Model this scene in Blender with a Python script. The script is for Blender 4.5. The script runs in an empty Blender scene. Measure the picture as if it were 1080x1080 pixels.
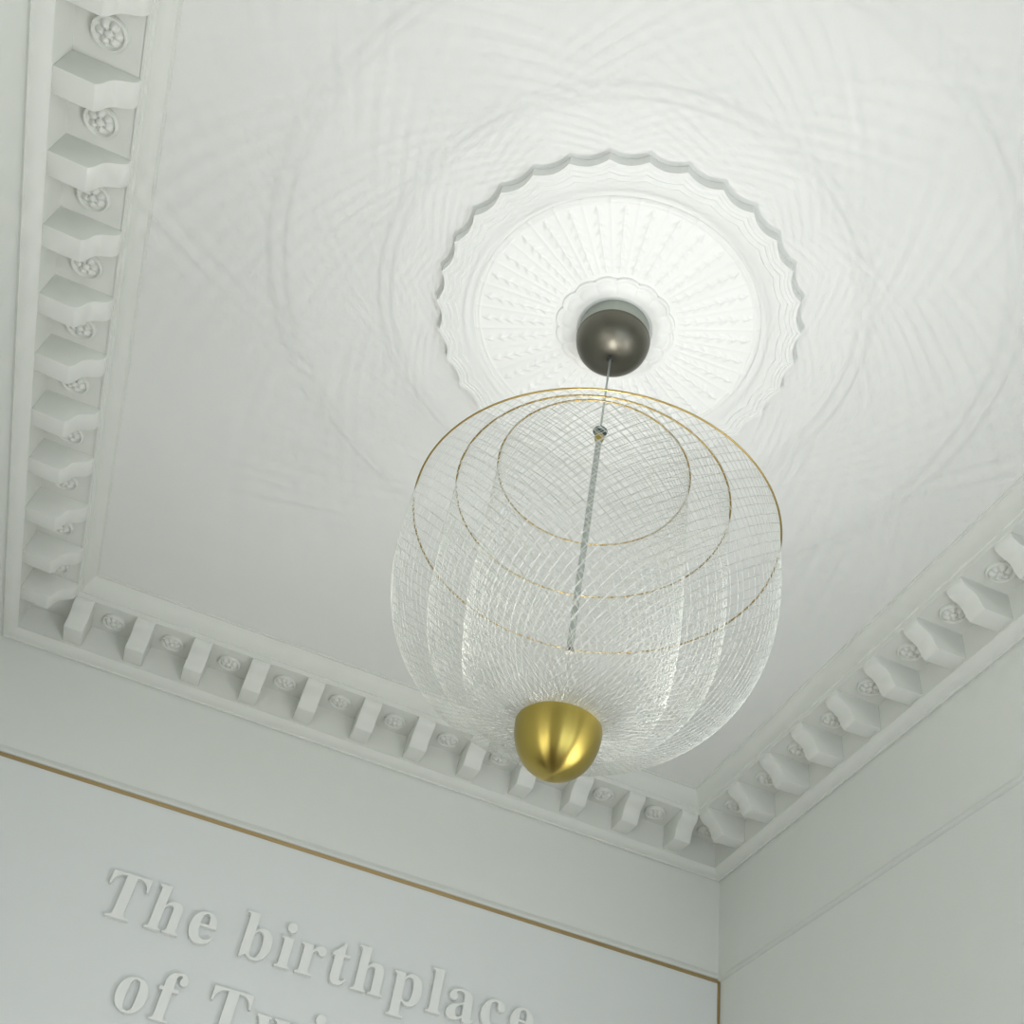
import bpy, bmesh, math, random
import numpy as np
from mathutils import Vector, Matrix, noise

random.seed(7)
S = 2.55                      # metres per layout unit (clear width between the cornice edges = 1 unit)
ZS = 3.897                    # height of the cornice soffit above the floor
def U(x, y, z): return Vector((x*S, y*S, ZS + z*S))
def L(d): return d*S
scene = bpy.context.scene
COL = scene.collection

# ------------------------------------------------------------------ camera
cd = bpy.data.cameras.new('camera'); cam = bpy.data.objects.new('camera', cd); COL.objects.link(cam)
R_ = (0.921798734, -0.356302576, 0.152759838); U_ = (-0.358689572, -0.634397211, 0.684749567); F_ = (0.14706762, 0.685994645, 0.712588565)
cam.matrix_world = Matrix(((R_[0], U_[0], -F_[0], 0.31140*S), (R_[1], U_[1], -F_[1], -1.33852*S), (R_[2], U_[2], -F_[2], ZS-0.90082*S), (0, 0, 0, 1)))
cd.sensor_width = 36; cd.lens = 1108.9163/1080*36; cd.clip_start = .02
scene.camera = cam

# ------------------------------------------------------------------ light and exposure
w = bpy.data.worlds.new('world'); scene.world = w; w.use_nodes = True
w.node_tree.nodes['Background'].inputs[0].default_value = (.75, .85, 1, 1)
w.node_tree.nodes['Background'].inputs[1].default_value = 1.0
D_WALL = .0824
YF = -1.489 - D_WALL          # front wall, behind the camera
WIN = (.35, 1.0, -1.30, -.72) # street window in the front wall: x0, x1, z0, z1
FILL_DOOR = (-1.36, -.76, -.78)     # unseen doorway added in the right wall for fill light: y0, y1, top
def area(name, loc, rot, sx, sy, power, col, spread=math.pi):
    ld = bpy.data.lights.new(name, 'AREA'); ld.shape = 'RECTANGLE'; ld.size = sx; ld.size_y = sy
    ld.energy = power; ld.color = col; ld.spread = spread
    o = bpy.data.objects.new(name, ld); COL.objects.link(o); o.location = loc; o.rotation_euler = rot
    return o
area('window_daylight', U((WIN[0]+WIN[1])/2, YF-.01, (WIN[2]+WIN[3])/2), (math.pi/2, 0, 0),
     L(WIN[1]-WIN[0]), L(WIN[3]-WIN[2]), 34, (.81, .905, 1))
area('doorway_fill_light', U(1+D_WALL+.01, (FILL_DOOR[0]+FILL_DOOR[1])/2, (FILL_DOOR[2]-1.528)/2), (math.pi/2, 0, math.pi/2),
     L(FILL_DOOR[1]-FILL_DOOR[0]), L(1.528+FILL_DOOR[2])*.95, 60, (1, .98, .95))  # added fill through the unseen doorway, brightens the left side
FILL_WIN = (-1.36, -.85, -1.32, -.80)   # unseen left-wall window added to light the right wall: y0, y1, z0, z1
area('side_fill_light', U(-D_WALL-.01, (FILL_WIN[0]+FILL_WIN[1])/2, (FILL_WIN[2]+FILL_WIN[3])/2), (math.pi/2, 0, -math.pi/2),
     L(FILL_WIN[1]-FILL_WIN[0]), L(FILL_WIN[3]-FILL_WIN[2]), 29, (1, .975, .93))  # added fill for the right wall, its source is unseen
LAMP_POWER = 31
vs = scene.view_settings
scene.display_settings.display_device = 'sRGB'
vs.view_transform = 'Standard'; vs.look = 'None'; vs.gamma = 1; vs.use_curve_mapping = False
vs.exposure = -0.20
scene.cycles.max_bounces = 10; scene.cycles.diffuse_bounces = 7; scene.cycles.glossy_bounces = 5
scene.cycles.sample_clamp_indirect = 4
scene.cycles.use_adaptive_sampling = False

# ------------------------------------------------------------------ materials
def mat(name, col, rough=.6, metal=0, bump=0, bscale=60, var=0, spec=.4, aniso=0):
    m = bpy.data.materials.new(name); m.use_nodes = True; nt = m.node_tree; b = nt.nodes['Principled BSDF']
    b.inputs['Base Color'].default_value = (*col, 1); b.inputs['Roughness'].default_value = rough
    b.inputs['Metallic'].default_value = metal; b.inputs['Specular IOR Level'].default_value = spec
    tc = nt.nodes.new('ShaderNodeTexCoord')
    n = nt.nodes.new('ShaderNodeTexNoise'); n.inputs['Scale'].default_value = bscale; n.inputs['Detail'].default_value = 5
    nt.links.new(tc.outputs['Object'], n.inputs['Vector'])
    if bump:
        bp = nt.nodes.new('ShaderNodeBump'); bp.inputs['Strength'].default_value = bump; bp.inputs['Distance'].default_value = .002
        nt.links.new(n.outputs['Fac'], bp.inputs['Height']); nt.links.new(bp.outputs['Normal'], b.inputs['Normal'])
    n2 = nt.nodes.new('ShaderNodeTexNoise'); n2.inputs['Scale'].default_value = bscale*.08; n2.inputs['Detail'].default_value = 3
    nt.links.new(tc.outputs['Object'], n2.inputs['Vector'])
    mx = nt.nodes.new('ShaderNodeMix'); mx.data_type = 'RGBA'
    mx.inputs[6].default_value = (*[c*(1-var) for c in col], 1); mx.inputs[7].default_value = (*[min(1, c*(1+var)) for c in col], 1)
    nt.links.new(n2.outputs['Fac'], mx.inputs[0]); nt.links.new(mx.outputs[2], b.inputs['Base Color'])
    if aniso:
        b.inputs['Anisotropic'].default_value = aniso; b.inputs['Anisotropic Rotation'].default_value = .25
        t = nt.nodes.new('ShaderNodeTangent'); t.direction_type = 'RADIAL'; t.axis = 'Z'
        nt.links.new(t.outputs[0], b.inputs['Tangent'])
    return m
M_CEIL = mat('ceiling_paint', (.76, .768, .75), .75, bump=.15, bscale=90, var=.012)
M_ROSE = mat('rose_plaster', (.80, .808, .79), .6, bump=.05, bscale=120, var=.008)
M_WALL = mat('wall_paint', (.695, .712, .678), .7, bump=.2, bscale=140, var=.015)
M_PLAS = mat('cornice_plaster', (.705, .718, .682), .6, bump=.12, bscale=110, var=.015)
M_PANEL = mat('panel_paint', (.69, .708, .70), .6, bump=.08, bscale=160, var=.01)
M_LETTER = mat('letter_paint', (.78, .79, .765), .5, var=.01)
M_EDGE = mat('brass_edging', (.46, .34, .17), .35, .9, var=.1, bscale=30)
M_BRASS = mat('spun_brass', (.43, .335, .085), .33, 1, var=.08, bscale=25, aniso=.9)
M_RIM = mat('brass_wire', (.40, .285, .09), .32, 1, var=.1)
M_BRONZE = mat('brushed_bronze', (.135, .13, .108), .40, 1, var=.08, bscale=20, aniso=.35)
M_WIRE = mat('silvery_wire', (.64, .65, .61), .32, .85, var=.04)
M_COLLAR = mat('grey_collar', (.36, .385, .35), .45, .8, var=.08)
M_ROD = mat('grey_rod', (.40, .44, .42), .4, .7, var=.05)
M_DARK = mat('dark_grommet', (.03, .03, .03), .5)
M_FLOOR = mat('dark_oak_floor', (.10, .065, .04), .35, var=.25, bscale=12)
M_FRAME = mat('window_frame_paint', (.72, .75, .72), .4)
def emis(name, col, st):
    m = bpy.data.materials.new(name); m.use_nodes = True; b = m.node_tree.nodes['Principled BSDF']
    b.inputs['Emission Color'].default_value = (*col, 1); b.inputs['Emission Strength'].default_value = st; return m
M_LED = emis('led_face', (1, .96, .88), 6)

# ------------------------------------------------------------------ helpers
def link(name, me, m, parent=None, smooth=False):
    o = bpy.data.objects.new(name, me); COL.objects.link(o)
    if m: me.materials.append(m)
    if parent: o.parent = parent
    if smooth:
        for p in me.polygons: p.use_smooth = True
    return o
def from_py(name, vs_, fs, m, parent=None, smooth=False):
    me = bpy.data.meshes.new(name); me.from_pydata([tuple(v) for v in vs_], [], fs); me.validate(); me.update()
    bm = bmesh.new(); bm.from_mesh(me); bmesh.ops.recalc_face_normals(bm, faces=bm.faces); bm.to_mesh(me); bm.free()
    return link(name, me, m, parent, smooth)
def autosmooth(o, ang=35):
    me = o.data
    bm = bmesh.new(); bm.from_mesh(me)
    for f in bm.faces: f.smooth = True
    for e in bm.edges:
        if len(e.link_faces) == 2 and e.calc_face_angle(0) > math.radians(ang): e.smooth = False
    bm.to_mesh(me); bm.free(); return o
def empty(name, loc, label, cat, group=None, rz=0):
    o = bpy.data.objects.new(name, None); COL.objects.link(o); o.location = loc; o.rotation_euler = (0, 0, rz)
    o.empty_display_size = .05; tag(o, label, cat, group); return o
def tag(o, label, cat, group=None):
    o['label'] = label; o['category'] = cat
    if group: o['group'] = group
    return o
def struct(o): o['kind'] = 'structure'; return o
def boxes(name, bx, m, parent=None):
    vs_, fs = [], []
    for (a, b) in bx:
        k = len(vs_)
        for x in (a[0], b[0]):
            for y in (a[1], b[1]):
                for z in (a[2], b[2]): vs_.append((x, y, z))
        fs += [(k, k+1, k+3, k+2), (k+4, k+6, k+7, k+5), (k, k+4, k+5, k+1), (k+2, k+3, k+7, k+6), (k, k+2, k+6, k+4), (k+1, k+5, k+7, k+3)]
    return from_py(name, vs_, fs, m, parent)
def lathe(name, prof, m, parent=None, n=96, smooth=True, closed=True, ang=35):
    """prof: (r, z) pairs; r == 0 closes at the axis"""
    vs_, fs = [], []; rings = []
    for r, z in prof:
        if r < 1e-7: rings.append([len(vs_)]); vs_.append((0, 0, z))
        else:
            rings.append(list(range(len(vs_), len(vs_)+n)))
            vs_ += [(r*math.cos(2*math.pi*i/n), r*math.sin(2*math.pi*i/n), z) for i in range(n)]
    for a, b in zip(rings[:-1], rings[1:]):
        for i in range(n):
            j = (i+1) % n
            if len(a) == 1 and len(b) == 1: continue
            if len(a) == 1: fs.append((a[0], b[i], b[j]))
            elif len(b) == 1: fs.append((a[i], b[0], a[j]))
            else: fs.append((a[i], b[i], b[j], a[j]))
    o = from_py(name, vs_, fs, m, parent)
    return autosmooth(o, ang) if smooth else o
def torus(name, R, r, m, parent=None, n=220, k=8, z=0, cx=0, cy=0):
    vs_, fs = [], []
    for i in range(n):
        t = 2*math.pi*i/n
        for j in range(k):
            p = 2*math.pi*j/k; q = R+r*math.cos(p)
            vs_.append((cx+q*math.cos(t), cy+q*math.sin(t), z+r*math.sin(p)))
    for i in range(n):
        for j in range(k):
            fs.append((i*k+j, ((i+1) % n)*k+j, ((i+1) % n)*k+(j+1) % k, i*k+(j+1) % k))
    return from_py(name, vs_, fs, m, parent, True)

# ------------------------------------------------------------------ room shell
HC = .0371
T = .04
X0, X1, Y0, Y1 = -D_WALL, 1+D_WALL, YF, D_WALL
ZF = -ZS/S
struct(boxes('ceiling', [(U(X0-T, Y0-T, HC), U(X1+T, Y1+T, HC+T))], M_CEIL))
struct(boxes('floor', [(U(X0-T, Y0-T, ZF-T), U(X1+T, Y1+T, ZF))], M_FLOOR))
struct(boxes('wall_left', [(U(X0-T, Y0-T, ZF), U(X0, FILL_WIN[0], HC)), (U(X0-T, FILL_WIN[1], ZF), U(X0, Y1+T, HC)),
    (U(X0-T, FILL_WIN[0], ZF), U(X0, FILL_WIN[1], FILL_WIN[2])), (U(X0-T, FILL_WIN[0], FILL_WIN[3]), U(X0, FILL_WIN[1], HC))], M_WALL))
struct(boxes('wall_back', [(U(X0, Y1, ZF), U(X1, Y1+T, HC))], M_WALL))
struct(boxes('wall_right', [(U(X1, Y0-T, ZF), U(X1+T, FILL_DOOR[0], HC)), (U(X1, FILL_DOOR[1], ZF), U(X1+T, Y1+T, HC)), (U(X1, FILL_DOOR[0], FILL_DOOR[2]), U(X1+T, FILL_DOOR[1], HC))], M_WALL))
struct(boxes('wall_front', [(U(X0, Y0-T, ZF), U(WIN[0], Y0, HC)), (U(WIN[1], Y0-T, ZF), U(X1, Y0, HC)),
    (U(WIN[0], Y0-T, ZF), U(WIN[1], Y0, WIN[2])), (U(WIN[0], Y0-T, WIN[3]), U(WIN[1], Y0, HC))], M_WALL))
# window frame bars in the front opening
fx = [(U(x-.01, Y0-.02, WIN[2]), U(x+.01, Y0-.002, WIN[3])) for x in (WIN[0]+.012, (WIN[0]+WIN[1])/2, WIN[1]-.012)]
fx += [(U(WIN[0], Y0-.02, z-.01), U(WIN[1], Y0-.002, z+.01)) for z in (WIN[2]+.01, (WIN[2]+WIN[3])/2, WIN[3]-.01)]
struct(boxes('window_1', fx, M_FRAME))
fx = [(U(X0-.02, y-.01, FILL_WIN[2]), U(X0-.002, y+.01, FILL_WIN[3])) for y in (FILL_WIN[0]+.012, (FILL_WIN[0]+FILL_WIN[1])/2, FILL_WIN[1]-.012)]
fx += [(U(X0-.02, FILL_WIN[0], z-.01), U(X0-.002, FILL_WIN[1], z+.01)) for z in (FILL_WIN[2]+.01, (FILL_WIN[2]+FILL_WIN[3])/2, FILL_WIN[3]-.01)]
struct(boxes('fill_window', fx, M_FRAME))  # bars of the added side opening that carries the fill

# ------------------------------------------------------------------ running cornice, one length per wall, mitred in the corners
# profile (d, z): d is the distance outward from the soffit edge
def arc(p, q, bulge, n=8):
    (x0, y0), (x1, y1) = p, q; nx, ny = (y0-y1), (x1-x0); out = []
    for i in range(n+1):
        t = i/n; s = math.sin(math.pi*t)*bulge; out.append((x0+(x1-x0)*t+nx*s, y0+(y1-y0)*t+ny*s))
    return out
PROF = [(-.0150, HC), (-.0150, .0352), (-.0117, .0350)] + arc((-.0117, .0345), (-.0030, .0100), .10) + [(-.0030, .0080), (-.0008, .0074), (-.0008, .0002), (0, 0),
        (.0016, 0), (.0018, .0016), (.0650, .0016), (.0652, -.0385), (.0640, -.0394), (.0640, -.0410)] + arc((.0645, -.0412), (.0785, -.0500), -.10) + \
       [(.0785, -.0530), (.0795, -.0530), (.0800, -.0514), (.0826, -.0514), (.0826, HC)]
def cornice(name, corners):
    """corners: two (x, y, sx, sy) with the outward mitre signs"""
    vs_, fs = [], []; n = len(PROF)
    for (x, y, sx, sy) in corners:
        for d, z in PROF: vs_.append(U(x+sx*d, y+sy*d, z))
    for i in range(n):
        j = (i+1) % n; fs.append((i, j, n+j, n+i))
    fs += [tuple(range(n)), tuple(range(2*n-1, n-1, -1))]
    return autosmooth(struct(from_py(name, vs_, fs, M_PLAS)), 25)
YB = -1.489
cornice('trim_1', [(0, YB, -1, -1), (0, 0, -1, 1)])      # left
cornice('trim_2', [(0, 0, -1, 1), (1, 0, 1, 1)])         # back
cornice('trim_3', [(1, 0, 1, 1), (1, YB, 1, -1)])        # right
cornice('trim_4', [(1, YB, 1, -1), (0, YB, -1, -1)])     # front

# ------------------------------------------------------------------ brackets (modillions) under the soffit
BW = .0273
SIDE = [(.0002, .0016), (.0002, -.0030), (.0012, -.0068), (.0040, -.0104), (.0085, -.0134), (.0130, -.0158), (.0170, -.0190), (.0196, -.0232), (.0212, -.0285),
        (.0230, -.0335), (.0258, -.0372), (.0272, -.0380), (.0651, -.0362), (.0651, .0016)]
def bracket_mesh():
    bm = bmesh.new(); h = BW/2
    a = [bm.verts.new((L(-h), L(d), L(z))) for d, z in SIDE]; b = [bm.verts.new((L(h), L(d), L(z))) for d, z in SIDE]
    n = len(SIDE)
    bm.faces.new(a); bm.faces.new(b[::-1])
    for i in range(n): j = (i+1) % n; bm.faces.new((a[i], a[j], b[j], b[i]))
    bmesh.ops.recalc_face_normals(bm, faces=bm.faces)
    ed = [e for e in bm.edges if all(v.co.x < 0 for v in e.verts) or all(v.co.x > 0 for v in e.verts)]
    bmesh.ops.bevel(bm, geom=ed, offset=L(.0007), segments=2, affect='EDGES', profile=.5)
    me = bpy.data.meshes.new('cornice_bracket'); bm.to_mesh(me); bm.free(); me.materials.append(M_PLAS); return me
BR = bracket_mesh()
ORD = ['first', 'second', 'third', 'fourth', 'fifth', 'sixth', 'seventh', 'eighth', 'ninth', 'tenth', 'eleventh', 'twelfth']
def place(me_or_root, name, loc, rz, label, cat, group):
    o = bpy.data.objects.new(name, me_or_root); COL.objects.link(o); o.location = loc; o.rotation_euler = (0, 0, rz)
    return autosm(o) and tag(o, label, cat, group)
def autosm(o): return o
autosmooth_done = False
tmp = bpy.data.objects.new('t', BR); autosmooth(tmp, 40); bpy.data.objects.remove(tmp)
BX = [-.0006, .0895, .1763, .2650, .3510, .4410, .5275, .6155, .7030, .7910, .8800, .9715]
LY = [.0, .0830, .1753, .2680, .3526, .4405, .5248, .6125, .6965, .7824, .8716]
RY = [.0, .0900, .1825, .2669, .3530, .4399, .5250, .6083, .6927, .7790]
for i, x in enumerate(BX):
    place(BR, 'cornice_bracket', U(x+BW/2, 0, 0), 0, 'white plaster bracket of the back cornice, %s from the left corner' % ORD[i], 'bracket', 'brackets of the back cornice')
for i, y in enumerate(LY):
    place(BR, 'cornice_bracket', U(0, -(y+.0297/2), 0), math.pi/2, 'white plaster bracket of the left cornice, %s from the back corner' % ORD[i], 'bracket', 'brackets of the left cornice')
for i, y in enumerate(RY):
    place(BR, 'cornice_bracket', U(1, -(y+.0297/2), 0), -math.pi/2, 'white plaster bracket of the right cornice, %s from the back corner' % ORD[i], 'bracket', 'brackets of the right cornice')

# ------------------------------------------------------------------ rosettes between the brackets
def rosette_parts():
    r0 = .0166
    disc = [(0, .0004), (r0*.97, .0004), (r0, -.0004), (r0, -.0042), (r0*.96, -.0054), (r0*.88, -.0054), (r0*.82, -.0038), (r0*.80, -.0022), (0, -.0022)]
    d = lathe('backing_disc', [(L(r), L(z)) for r, z in disc], M_PLAS, None, 40)
    vs_, fs = [], []; nr, nt = 14, 72
    for i in range(nr+1):
        f = i/nr
        for j in range(nt):
            t = 2*math.pi*j/nt; env = .62+.38*abs(math.cos(3*t))**.5
            r = r0*.82*f*env
            h = .0022+.0050*math.sin(math.pi*min(1, f*1.05))**.7*(.75+.25*math.cos(6*t)) - .0018*math.exp(-((f-.38)/.08)**2)
            vs_.append((L(r*math.cos(t)), L(r*math.sin(t)), -L(h)))
    for i in range(nr):
        for j in range(nt):
            k = (j+1) % nt; fs.append((i*nt+j, (i+1)*nt+j, (i+1)*nt+k, i*nt+k))
    fl = from_py('flower', vs_, fs, M_PLAS, None, True)
    bo = lathe('centre_boss', [(0, L(-.0086))]+[(L(.0038*math.sin(a)), L(-.0050-.0036*math.cos(a))) for a in [k*math.pi/16 for k in range(1, 9)]]+[(L(.0038), L(-.0024))], M_PLAS, None, 24)
    return [d, fl, bo]
RP = rosette_parts(); first = [True]
def rosette(x, y, label, group):
    r = empty('plaster_rosette', U(x, y, .0012), label, 'rosette', group, random.uniform(0, 1))
    for p in RP:
        c = p if first[0] else p.copy()
        if not first[0]: COL.objects.link(c)
        c.parent = r
    first[0] = False
for i in range(11):
    rosette((BX[i]+BW+BX[i+1])/2, .032, 'round flower rosette on the back cornice soffit, between %s and %s brackets from the left' % (ORD[i], ORD[i+1]), 'rosettes of the back cornice')
for i in range(10):
    rosette(-.032, -(LY[i]+.0297+LY[i+1])/2, 'round flower rosette on the left cornice soffit, between %s and %s brackets from the back' % (ORD[i], ORD[i+1]), 'rosettes of the left cornice')
for i in range(9):
    rosette(1.032, -(RY[i]+.0297+RY[i+1])/2, 'round flower rosette on the right cornice soffit, between %s and %s brackets from the back' % (ORD[i], ORD[i+1]), 'rosettes of the right cornice')
rosette(1.033, .033, 'round flower rosette in the dark back right corner of the cornice', 'rosettes of the back cornice')

# ------------------------------------------------------------------ picture rails and the lettered panel
def rail_z(x): return -.2212+.0088*x       # the back rail hangs slightly out of level
PT = .0060                                  # panel thickness
def sweep_x(name, prof, x0, x1, m, zf, parent=None):
    vs_, fs = [], []; n = len(prof)
    for x in (x0, x1):
        for d, z in prof: vs_.append(U(x, Y1-d, zf(x)+z))
    for i in range(n): j = (i+1) % n; fs.append((i, j, n+j, n+i))
    fs += [tuple(range(n)), tuple(range(2*n-1, n-1, -1))]
    return autosmooth(from_py(name, vs_, fs, m, parent), 30)
RAIL = [(0, .0125), (.0022, .0120), (.0030, .0100), (.0045, .0075), (.0062, .0045), (.0062, .0018), (.0048, .0008), (0, .0004)]
struct(sweep_x('trim_5', RAIL, X0, X1, M_WALL, rail_z))
def sweep_y(name, prof, y0, y1, zz, m):
    vs_, fs = [], []; n = len(prof)
    for y in (y0, y1):
        for d, z in prof: vs_.append(U(X1-d, y, zz+z))
    for i in range(n): j = (i+1) % n; fs.append((i, j, n+j, n+i))
    fs += [tuple(range(n)), tuple(range(2*n-1, n-1, -1))]
    return autosmooth(struct(from_py(name, vs_, fs, m)), 30)
sweep_y('trim_6', [(0, .0075), (.0018, .0070), (.0028, .0045), (.0042, .0020), (.0042, -.0002), (.0026, -.0012), (0, -.0016)], Y0, Y1-.006, -.2127, M_WALL)
pn = empty('wall_panel', U(.5, Y1, ZF), 'pale lettered panel covering the back wall under the picture rail, brass edge along its top', 'wall panel')
def P_(x, y, z): v = U(x, y, z); return (v.x-pn.location.x, v.y-pn.location.y, v.z-pn.location.z)
px1 = X1-.0045
vs_ = []
for y in (Y1-PT, Y1-.0002):
    for x, z in ((X0+.001, ZF+.002), (px1, ZF+.002), (px1, rail_z(px1)-.0052), (X0+.001, rail_z(X0)-.0052)): vs_.append(P_(x, y, z))
from_py('panel_board', vs_, [(0, 1, 2, 3), (7, 6, 5, 4), (0, 4, 5, 1), (1, 5, 6, 2), (2, 6, 7, 3), (3, 7, 4, 0)], M_PANEL, pn)
def edge(name, pts):       # pts: four (x, z) of the strip face
    vs_ = []
    for y in (Y1-PT-.0012, Y1-.0002):
        for x, z in pts: vs_.append(P_(x, y, z))
    return from_py(name, vs_, [(0, 1, 2, 3), (7, 6, 5, 4), (0, 4, 5, 1), (1, 5, 6, 2), (2, 6, 7, 3), (3, 7, 4, 0)], M_EDGE, pn)
e1 = edge('edge_strip', [(X0+.001, rail_z(X0)-.0052), (X1-.0008, rail_z(X1)-.0052), (X1-.0008, rail_z(X1)-.0002), (X0+.001, rail_z(X0)-.0002)])
e1['label'] = 'brass strip along the top of the panel'
e2 = edge('edge_strip', [(px1, ZF+.002), (X1-.0008, ZF+.002), (X1-.0008, rail_z(X1)-.0054), (px1, rail_z(px1)-.0044)])
e2['label'] = 'brass strip down the right side of the panel'

# ------------------------------------------------------------------ raised letters
def glyph_mesh(ch):
    fc = bpy.data.curves.new('g', 'FONT'); fc.body = ch; fc.size = 1; fc.extrude = .5; fc.resolution_u = 6
    o = bpy.data.objects.new('g', fc); COL.objects.link(o)
    bpy.context.view_layer.update()
    me = bpy.data.meshes.new_from_object(o.evaluated_get(bpy.context.evaluated_depsgraph_get()))
    bpy.data.objects.remove(o); return me
def bold(c):
    if c.isupper(): return chr(0x1D400+ord(c)-65)
    return chr(0x1D41A+ord(c)-97)
GL = {}
def glyph(c):
    if c not in GL: GL[c] = glyph_mesh(bold(c))
    return GL[c]
LD = .0075            # letter depth
SLOPE = math.atan(.0088)
def write(text, places, size, baseline, word_of):
    for c, x, lab in zip([t for t in text if t != ' '], places, word_of):
        g = glyph(c); me = g.copy(); me.name = 'raised_letter'
        xs = [v.co.x for v in g.vertices]; x0 = min(xs)
        # letter plane: x right, z up, faces the room
        me.transform(Matrix(((L(size), 0, 0, -x0*L(size)), (0, 0, -L(LD), 0), (0, L(size), 0, 0), (0, 0, 0, 1))))
        o = link('raised_letter', me, M_LETTER)
        zz = baseline+.0088*(x-.5)
        o.location = U(x, Y1-PT-LD/2-.0009, zz); o.rotation_euler = (0, -SLOPE, 0)
        autosmooth(o, 30)
        tag(o, lab, 'letter', 'raised letters on the back wall')
LETTERS_1 = 'The birthplace'
SZ = .0850
WID = None
def advance(text, size, x, track=0.0):
    """left edges of the glyph outlines set as running text"""
    out = []; pen = 0
    for c in text:
        if c == ' ': pen += .26*size; continue
        g = glyph(c); xs = [v.co.x for v in g.vertices]
        out.append(pen); pen += (max(xs)-min(xs))*size+track*size
    tot = pen-track*size
    return [x+o for o in out], tot
pl1, t1 = advance(LETTERS_1, SZ, 0, .055)
k = 1.0
x_start, x_end = .2045, .800
sc_ = (x_end-x_start)/t1
pl1 = [x_start+o*sc_ for o in pl1]
labs = ['capital T beginning the upper line', 'small h between T and e above', 'small e ending the first word of the upper line', 'small b beginning the second word of the upper line',
        'small i with its round dot above', 'small r between i and t above', 'small t between r and h above', 'small h between t and p above',
        'small p with its descender above', 'small l between p and a above', 'small a between l and c above', 'small c after the a above', 'small e at the cut-off end']
write(LETTERS_1, pl1, SZ, -.3825, ['cream raised letter of the upper line, '+s.replace(' above','').replace(' of the upper line','') for s in labs])
pl2, t2 = advance('of Twi', SZ, 0, .055)
pl2 = [.2650+o*sc_ for o in pl2]
labs = ['small o beginning the lower line', 'small f after the o in the lower line', 'capital T in the lower line', 'small w after the T in the lower line', 'small i after the w in the lower line, just its dot showing']
write('of Twi', pl2, SZ, -.4825, ['cream raised letter of the lower line, '+s.replace(' in the lower line','').replace(' the lower line',' it') for s in labs])
print('LETTER total', t1, 'scale', sc_, 'T height', max(v.co.y for v in glyph('T').vertices)*SZ)

# ------------------------------------------------------------------ ceiling rose
CX, CY = .5033, -.7445
rose = empty('ceiling_rose', U(CX, CY, HC), 'large round white plaster ceiling rose with a scalloped edge, around the lamp canopy', 'ceiling rose')
N = 32; PH = -3.9951
ZR = .0231            # level of the scalloped rim face
ZI = .0302            # level of the dished leaf field
def rim_r(t):
    a = (t-PH)/(2*math.pi)*N; f = a-math.floor(a)      # 0 at a cusp
    c = math.cos(math.pi/N); chord_mid = .1888*c
    s = (f-.5)*2
    straight = .1888*c/math.cos((f-.5)*2*math.pi/N)
    return straight-.0050*(1-s*s)
NT = N*24
vs_, fs = [], []
def lay(rf, zf):
    k0 = len(vs_)
    for i in range(NT):
        t = PH+2*math.pi*i/NT; r = rf(t); z = zf(t) if callable(zf) else zf
        vs_.append((L(r*math.cos(t)), L(r*math.sin(t)), L(z-HC)))
    return k0
def scal(f, z): # ring with the scallop fading towards the middle
    base = .150
    return (lambda t, f=f: base+(rim_r(t)-base)*f, z)
spec = [scal(1.0, HC-.0002), scal(1.0, HC-.006), scal(.992, HC-.008), scal(.992, ZR+.0016), scal(.999, ZR+.0006), scal(.995, ZR)]
spec += [scal(.90, ZR+.0000), scal(.885, ZR+.0008), scal(.87, ZR+.0008), scal(.80, ZR+.0002), scal(.78, ZR+.0012), scal(.76, ZR+.0012), scal(.68, ZR+.0004), scal(.65, ZR+.0014), scal(.60, ZR+.0015), scal(.50, ZR+.0012), scal(.47, ZR+.0026)]
spec += [scal(.38, ZR+.0032), scal(.26, ZR+.0040), scal(.14, ZR+.0054), scal(.04, ZR+.0066), (lambda t: .1495, ZI-.0006), (lambda t: .1485, ZI), (lambda t: .1465, ZI)]
ks = [lay(*s) for s in spec]
for a, b in zip(ks[:-1], ks[1:]):
    for i in range(NT): j = (i+1) % NT; fs.append((a+i, b+i, b+j, a+j))
autosmooth(from_py('scalloped_rim', vs_, fs, M_ROSE, rose), 28)
# leaf field: 32 radial panels, each with a tiered leaf ornament in low relief
def blob(u, v, cu, cv, su, sv): return math.exp(-((u-cu)/su)**2-((v-cv)/sv)**2)
def relief(r, t):
    a = (t-PH)/(2*math.pi)*N; f = a-math.floor(a)-.5    # centre of a panel
    u = abs(f)*2*math.pi/N*r; h = 0
    pw = math.pi/N*r
    h += .0006*math.exp(-((u-pw)/.0016)**2)*(1 if r > .066 else 0)                 # ribs between the panels
    if .066 < r < .140:
        h += .0008*math.exp(-(u/.0008)**2)                                        # stem
        for cr, wd, s in ((.134, .0030, 1.0), (.122, .0046, 1.1), (.111, .0042, 1.0), (.098, .0050, 1.0), (.086, .0040, .9), (.075, .0034, .8)):
            v = r-cr
            h += .0011*s*math.exp(-((u-wd*.62)/(.0022))**2-((v+u*.7-.001)/.0026)**2)   # side leaves sweeping back
            h += .0014*s*math.exp(-(u/.0018)**2-(v/.0036)**2)
    h += .0009*math.exp(-((r-.1435)/.0012)**2)
    return h
NR = 150; NT2 = N*30; vs_, fs = [], []
r_in, r_out = .060, .1485
for i in range(NR+1):
    r = r_in+(r_out-r_in)*i/NR
    for j in range(NT2):
        t = PH+2*math.pi*j/NT2; vs_.append((L(r*math.cos(t)), L(r*math.sin(t)), L(ZI-.0002-relief(r, t)-HC)))
for i in range(NR):
    for j in range(NT2): k2 = (j+1) % NT2; fs.append((i*NT2+j, (i+1)*NT2+j, (i+1)*NT2+k2, i*NT2+k2))
from_py('leaf_field', vs_, fs, M_ROSE, rose, True)
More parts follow.
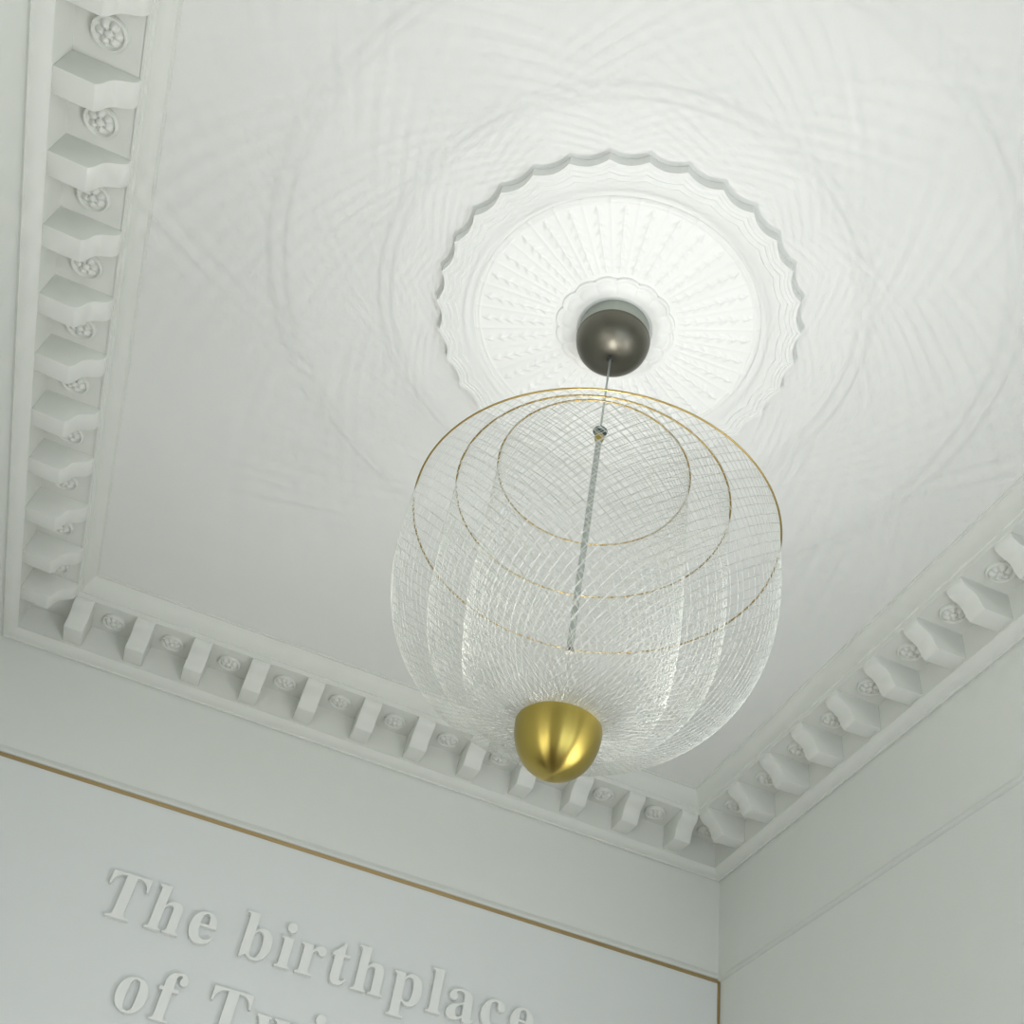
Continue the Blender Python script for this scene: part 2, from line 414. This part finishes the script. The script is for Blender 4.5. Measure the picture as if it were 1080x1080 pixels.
# centre wreath with a lobed outline
vs_, fs = [], []; NL = 16; NW = NL*20
def lob(t): return abs(math.sin(NL*t/2))**.6
prof_w = [(1.0, 0), (1.0, .0022), (.985, .0034), (.955, .0036), (.935, .0024), (.90, .0020), (.86, .0034), (.80, .0044), (.72, .0040), (.66, .0026), (.5, .0022), (0.001, .0022)]
for f, h in prof_w:
    for j in range(NW):
        t = 2*math.pi*j/NW; r = .0625*f*(1-(.055*(1-lob(t)))*(1 if f > .6 else 0)); hh = h+(.0010*lob(t) if .7 < f < .9 else 0)
        vs_.append((L(r*math.cos(t)), L(r*math.sin(t)), L(ZI+.0002-hh-HC)))
for i in range(len(prof_w)-1):
    for j in range(NW): k2 = (j+1) % NW; fs.append((i*NW+j, (i+1)*NW+j, (i+1)*NW+k2, i*NW+k2))
autosmooth(from_py('centre_wreath', vs_, fs, M_ROSE, rose), 40)

# ------------------------------------------------------------------ pendant lamp: canopy, cable, rod, brass bowl, three nested wire baskets
BXC, BYC = .5021, -.7551       # the bowl hangs a little off the canopy's plumb line
ZB = -.4793
def U0(x, y, z): return Vector((L(x-CX), L(y-CY), L(z-HC)))
lamp = empty('pendant_lamp', U(CX, CY, HC), 'large pendant lamp of three nested silvery wire baskets over a brass bowl', 'lamp')
# canopy
zt = ZI-.0022; zr = .0075
can = lathe('canopy', [(0, L(zr+.0004-HC)), (L(.0372), L(zr+.0004-HC)), (L(.0380), L(zr-HC)), (L(.0380), L(zr-.0012-HC))] +
            [(L(.0376*math.cos(a)**.84), L(zr-.0018-.0300*math.sin(a)**.96-HC)) for a in [k*math.pi/2/28 for k in range(0, 28)]] + [(L(.0014), L(-.0243-HC)), (0, L(-.0243-HC))], M_BRONZE, lamp, 128)
lathe('canopy_collar', [(0, L(zt-HC)), (L(.0362), L(zt-HC)), (L(.0366), L(zr+.0006-HC)), (0, L(zr+.0006-HC))], M_COLLAR, lamp, 96)['label'] = 'grey collar above the bronze dome'
can['label'] = 'bronze domed canopy against the rose'
lathe('cable_grommet', [(0, L(-.0238-HC)), (L(.0034), L(-.0238-HC)), (L(.0034), L(-.0256-HC)), (L(.0022), L(-.0262-HC)), (0, L(-.0262-HC))], M_DARK, can, 24)
def ax(z):
    s = (z+.024)/(ZB+.024); return CX+(BXC-CX)*s, CY+(BYC-CY)*s
def rod(name, z0, z1, r, m, n=20, parent=lamp):
    a = U0(*ax(z0), z0); b = U0(*ax(z1), z1); vs_ = []
    d = (b-a).normalized(); e = d.orthogonal().normalized(); g = d.cross(e)
    for p in (a, b):
        for i in range(n): t = 2*math.pi*i/n; vs_.append(p+e*(r*math.cos(t))+g*(r*math.sin(t)))
    fs = [(i, (i+1) % n, n+(i+1) % n, n+i) for i in range(n)]+[tuple(range(n)), tuple(range(2*n-1, n-1, -1))]
    return autosmooth(from_py(name, vs_, fs, m, parent), 40)
rod('cable', -.0255, -.142, L(.00105), M_ROD)
M_COUP = mat('dark_coupling', (.07, .10, .10), .35, .5)
c_ = lathe('coupling_disc', [(0, L(.0022)), (L(.0040), L(.0020)), (L(.0064), L(.0008)), (L(.0068), 0), (L(.0064), L(-.0008)), (L(.0030), L(-.0020)), (0, L(-.0022))], M_COUP, lamp, 40)
c_.location = U0(*ax(-.144), -.144)
c_ = lathe('brass_nipple', [(0, L(.0062)), (L(.0020), L(.0062)), (L(.0036), L(.0035)), (L(.0046), L(.0010)), (L(.0046), L(-.0008)), (L(.0034), L(-.0026)), (L(.0038), L(-.0040)), (L(.0028), L(-.0056)), (0, L(-.0056))], M_BRASS, lamp, 32)
c_.location = U0(*ax(-.1535), -.1535)
rod('centre_rod', -.158, -.408, L(.0027), M_ROD)
rod('glare_cap', -.4075, -.4110, L(.0030), M_DARK)  # dark end piece added to cut the glare under the rod
rod('lower_stem', -.408, -.4940, .0009, M_ROD)
# bowl: thin spun shell with an inner face
RD = .0306
def bowl(a, o=0): return (L((RD-o)*math.cos(a)**.82), L(-(.0375-o)*math.sin(a)))
outer = [bowl(k*math.pi/2/36) for k in range(36)]+[(0, L(-.0375))]
inner = [(0, L(-.0363))]+[bowl(k*math.pi/2/36, .0012) for k in range(35, -1, -1)]
bw = lathe('brass_bowl', outer+inner+[outer[0]], M_BRASS, lamp, 128)
bw.location = U0(BXC, BYC, ZB); bw['label'] = 'polished brass bowl at the bottom'
lathe('lamp_holder', [(0, L(-.0200)), (L(.0160), L(-.0200)), (L(.0160), L(-.0300)), (0, L(-.0300))], M_ROD, bw, 32)
led = lathe('light_source', [(L(.0034), L(-.0190)), (L(.0075), L(-.0190)), (L(.0075), L(-.0199)), (L(.0034), L(-.0199))], M_LED, bw, 32)
# the lamp's own light, thrown upward out of the bowl
for q in range(4):      # four small diodes round the stem
    ld = bpy.data.lights.new('bowl_light', 'POINT'); ld.shadow_soft_size = .0034; ld.energy = LAMP_POWER/4; ld.color = (1, .985, .955)
    lo = bpy.data.objects.new('bowl_light', ld); COL.objects.link(lo)
    lo.location = U(BXC, BYC, ZB-.0165)+Vector((.021*math.cos(.6+q*math.pi/2), .021*math.sin(.6+q*math.pi/2), 0))

def prof(u, rr, n, m, b): return (RD-.0012)+(rr-RD)*max(0, 1-(1-u)**n)**(1/m)+b*math.sin(math.pi*u**.8)
def basket(rr, zr_, dx, dy, n, m, b, N_, name_label, wire_r):
    # arc-length table along the meridian
    K = 900; tab = []; s = 0; th = 0; pr = None
    R2 = 2*(rr*1.02)**2
    for k in range(K+1):
        u = (k/K)**2.2; r = prof(u, rr, n, m, b); z = ZB+.0003+(zr_-ZB)*u
        if pr: ds = math.hypot(r-pr[0], z-pr[1]); s += ds; th += ds/math.sqrt(max(R2-((r+pr[0])/2)**2, 1e-6))
        tab.append((s, th, r, z, u)); pr = (r, z)
    tab = np.array(tab); NS = 64
    ss = np.linspace(0, tab[-1, 0], NS+1)
    TH = np.interp(ss, tab[:, 0], tab[:, 1]); RR = np.interp(ss, tab[:, 0], tab[:, 2]); ZZ = np.interp(ss, tab[:, 0], tab[:, 3]); UU = np.interp(ss, tab[:, 0], tab[:, 4])
    VS, FS = [], []; K3 = 4
    rng = random.Random(int(rr*1e4))
    for fam in (1, -1):
        for i in range(N_):
            ph = 2*math.pi*i/N_ + rng.uniform(-.006, .006)
            t = ph+fam*TH; rad = RR+fam*wire_r*.6/S
            # light weave: wires pass over and under each other
            x = BXC+dx*UU**.7+rad*np.cos(t); y = BYC+dy*UU**.7+rad*np.sin(t); P = np.stack([(x-CX)*S, (y-CY)*S, (ZZ-HC)*S], 1)
            d = np.gradient(P, axis=0); d /= np.linalg.norm(d, axis=1)[:, None]
            out = np.stack([np.cos(t), np.sin(t), 0*t], 1); g = np.cross(d, out); g /= np.linalg.norm(g, axis=1)[:, None]; e = np.cross(g, d)
            k0 = len(VS)*0+sum(len(a) for a in VS)
            ring = np.concatenate([P[:, None]+wire_r*(math.cos(2*math.pi*q/K3)*e+math.sin(2*math.pi*q/K3)*g)[:, None] for q in range(K3)], 1).reshape(-1, 3)
            VS.append(ring)
            a = np.arange(NS)[:, None]*K3; q = np.arange(K3)[None]; qn = (q+1) % K3
            FS.append((np.stack([a+q, a+qn, a+K3+qn, a+K3+q], -1).reshape(-1, 4)+k0))
    VS = np.concatenate(VS); FS = np.concatenate(FS)
    me = bpy.data.meshes.new('wire_basket'); me.vertices.add(len(VS)); me.vertices.foreach_set('co', VS.ravel())
    me.loops.add(FS.size); me.loops.foreach_set('vertex_index', FS.ravel().astype(np.int32)); me.polygons.add(len(FS))
    me.polygons.foreach_set('loop_start', np.arange(0, FS.size, 4, dtype=np.int32)); me.polygons.foreach_set('loop_total', np.full(len(FS), 4, np.int32))
    me.polygons.foreach_set('use_smooth', np.ones(len(FS), bool)); me.update(calc_edges=True); me.validate()
    o = link('wire_basket', me, M_WIRE, lamp); o['label'] = name_label
    t = torus('rim_ring', L(rr), wire_r*3.7, M_RIM, o, z=L(zr_-HC), cx=L(BXC+dx-CX), cy=L(BYC+dy-CY)); t['label'] = 'brass rim ring'
    return o
WR = .00055
basket(.1519, -.2824, .0066, .0043, 3.4418, 1.5952, .0021, 96, 'outer basket, widest and lowest rim', WR)
basket(.1171, -.2455, .0017, .0060, 6.1759, 1.4008, -.001, 76, 'middle basket', WR)
basket(.0847, -.2084, .0001, .0073, 5.6743, 3.0606, -.0004, 60, 'inner basket, narrowest and highest rim', WR)
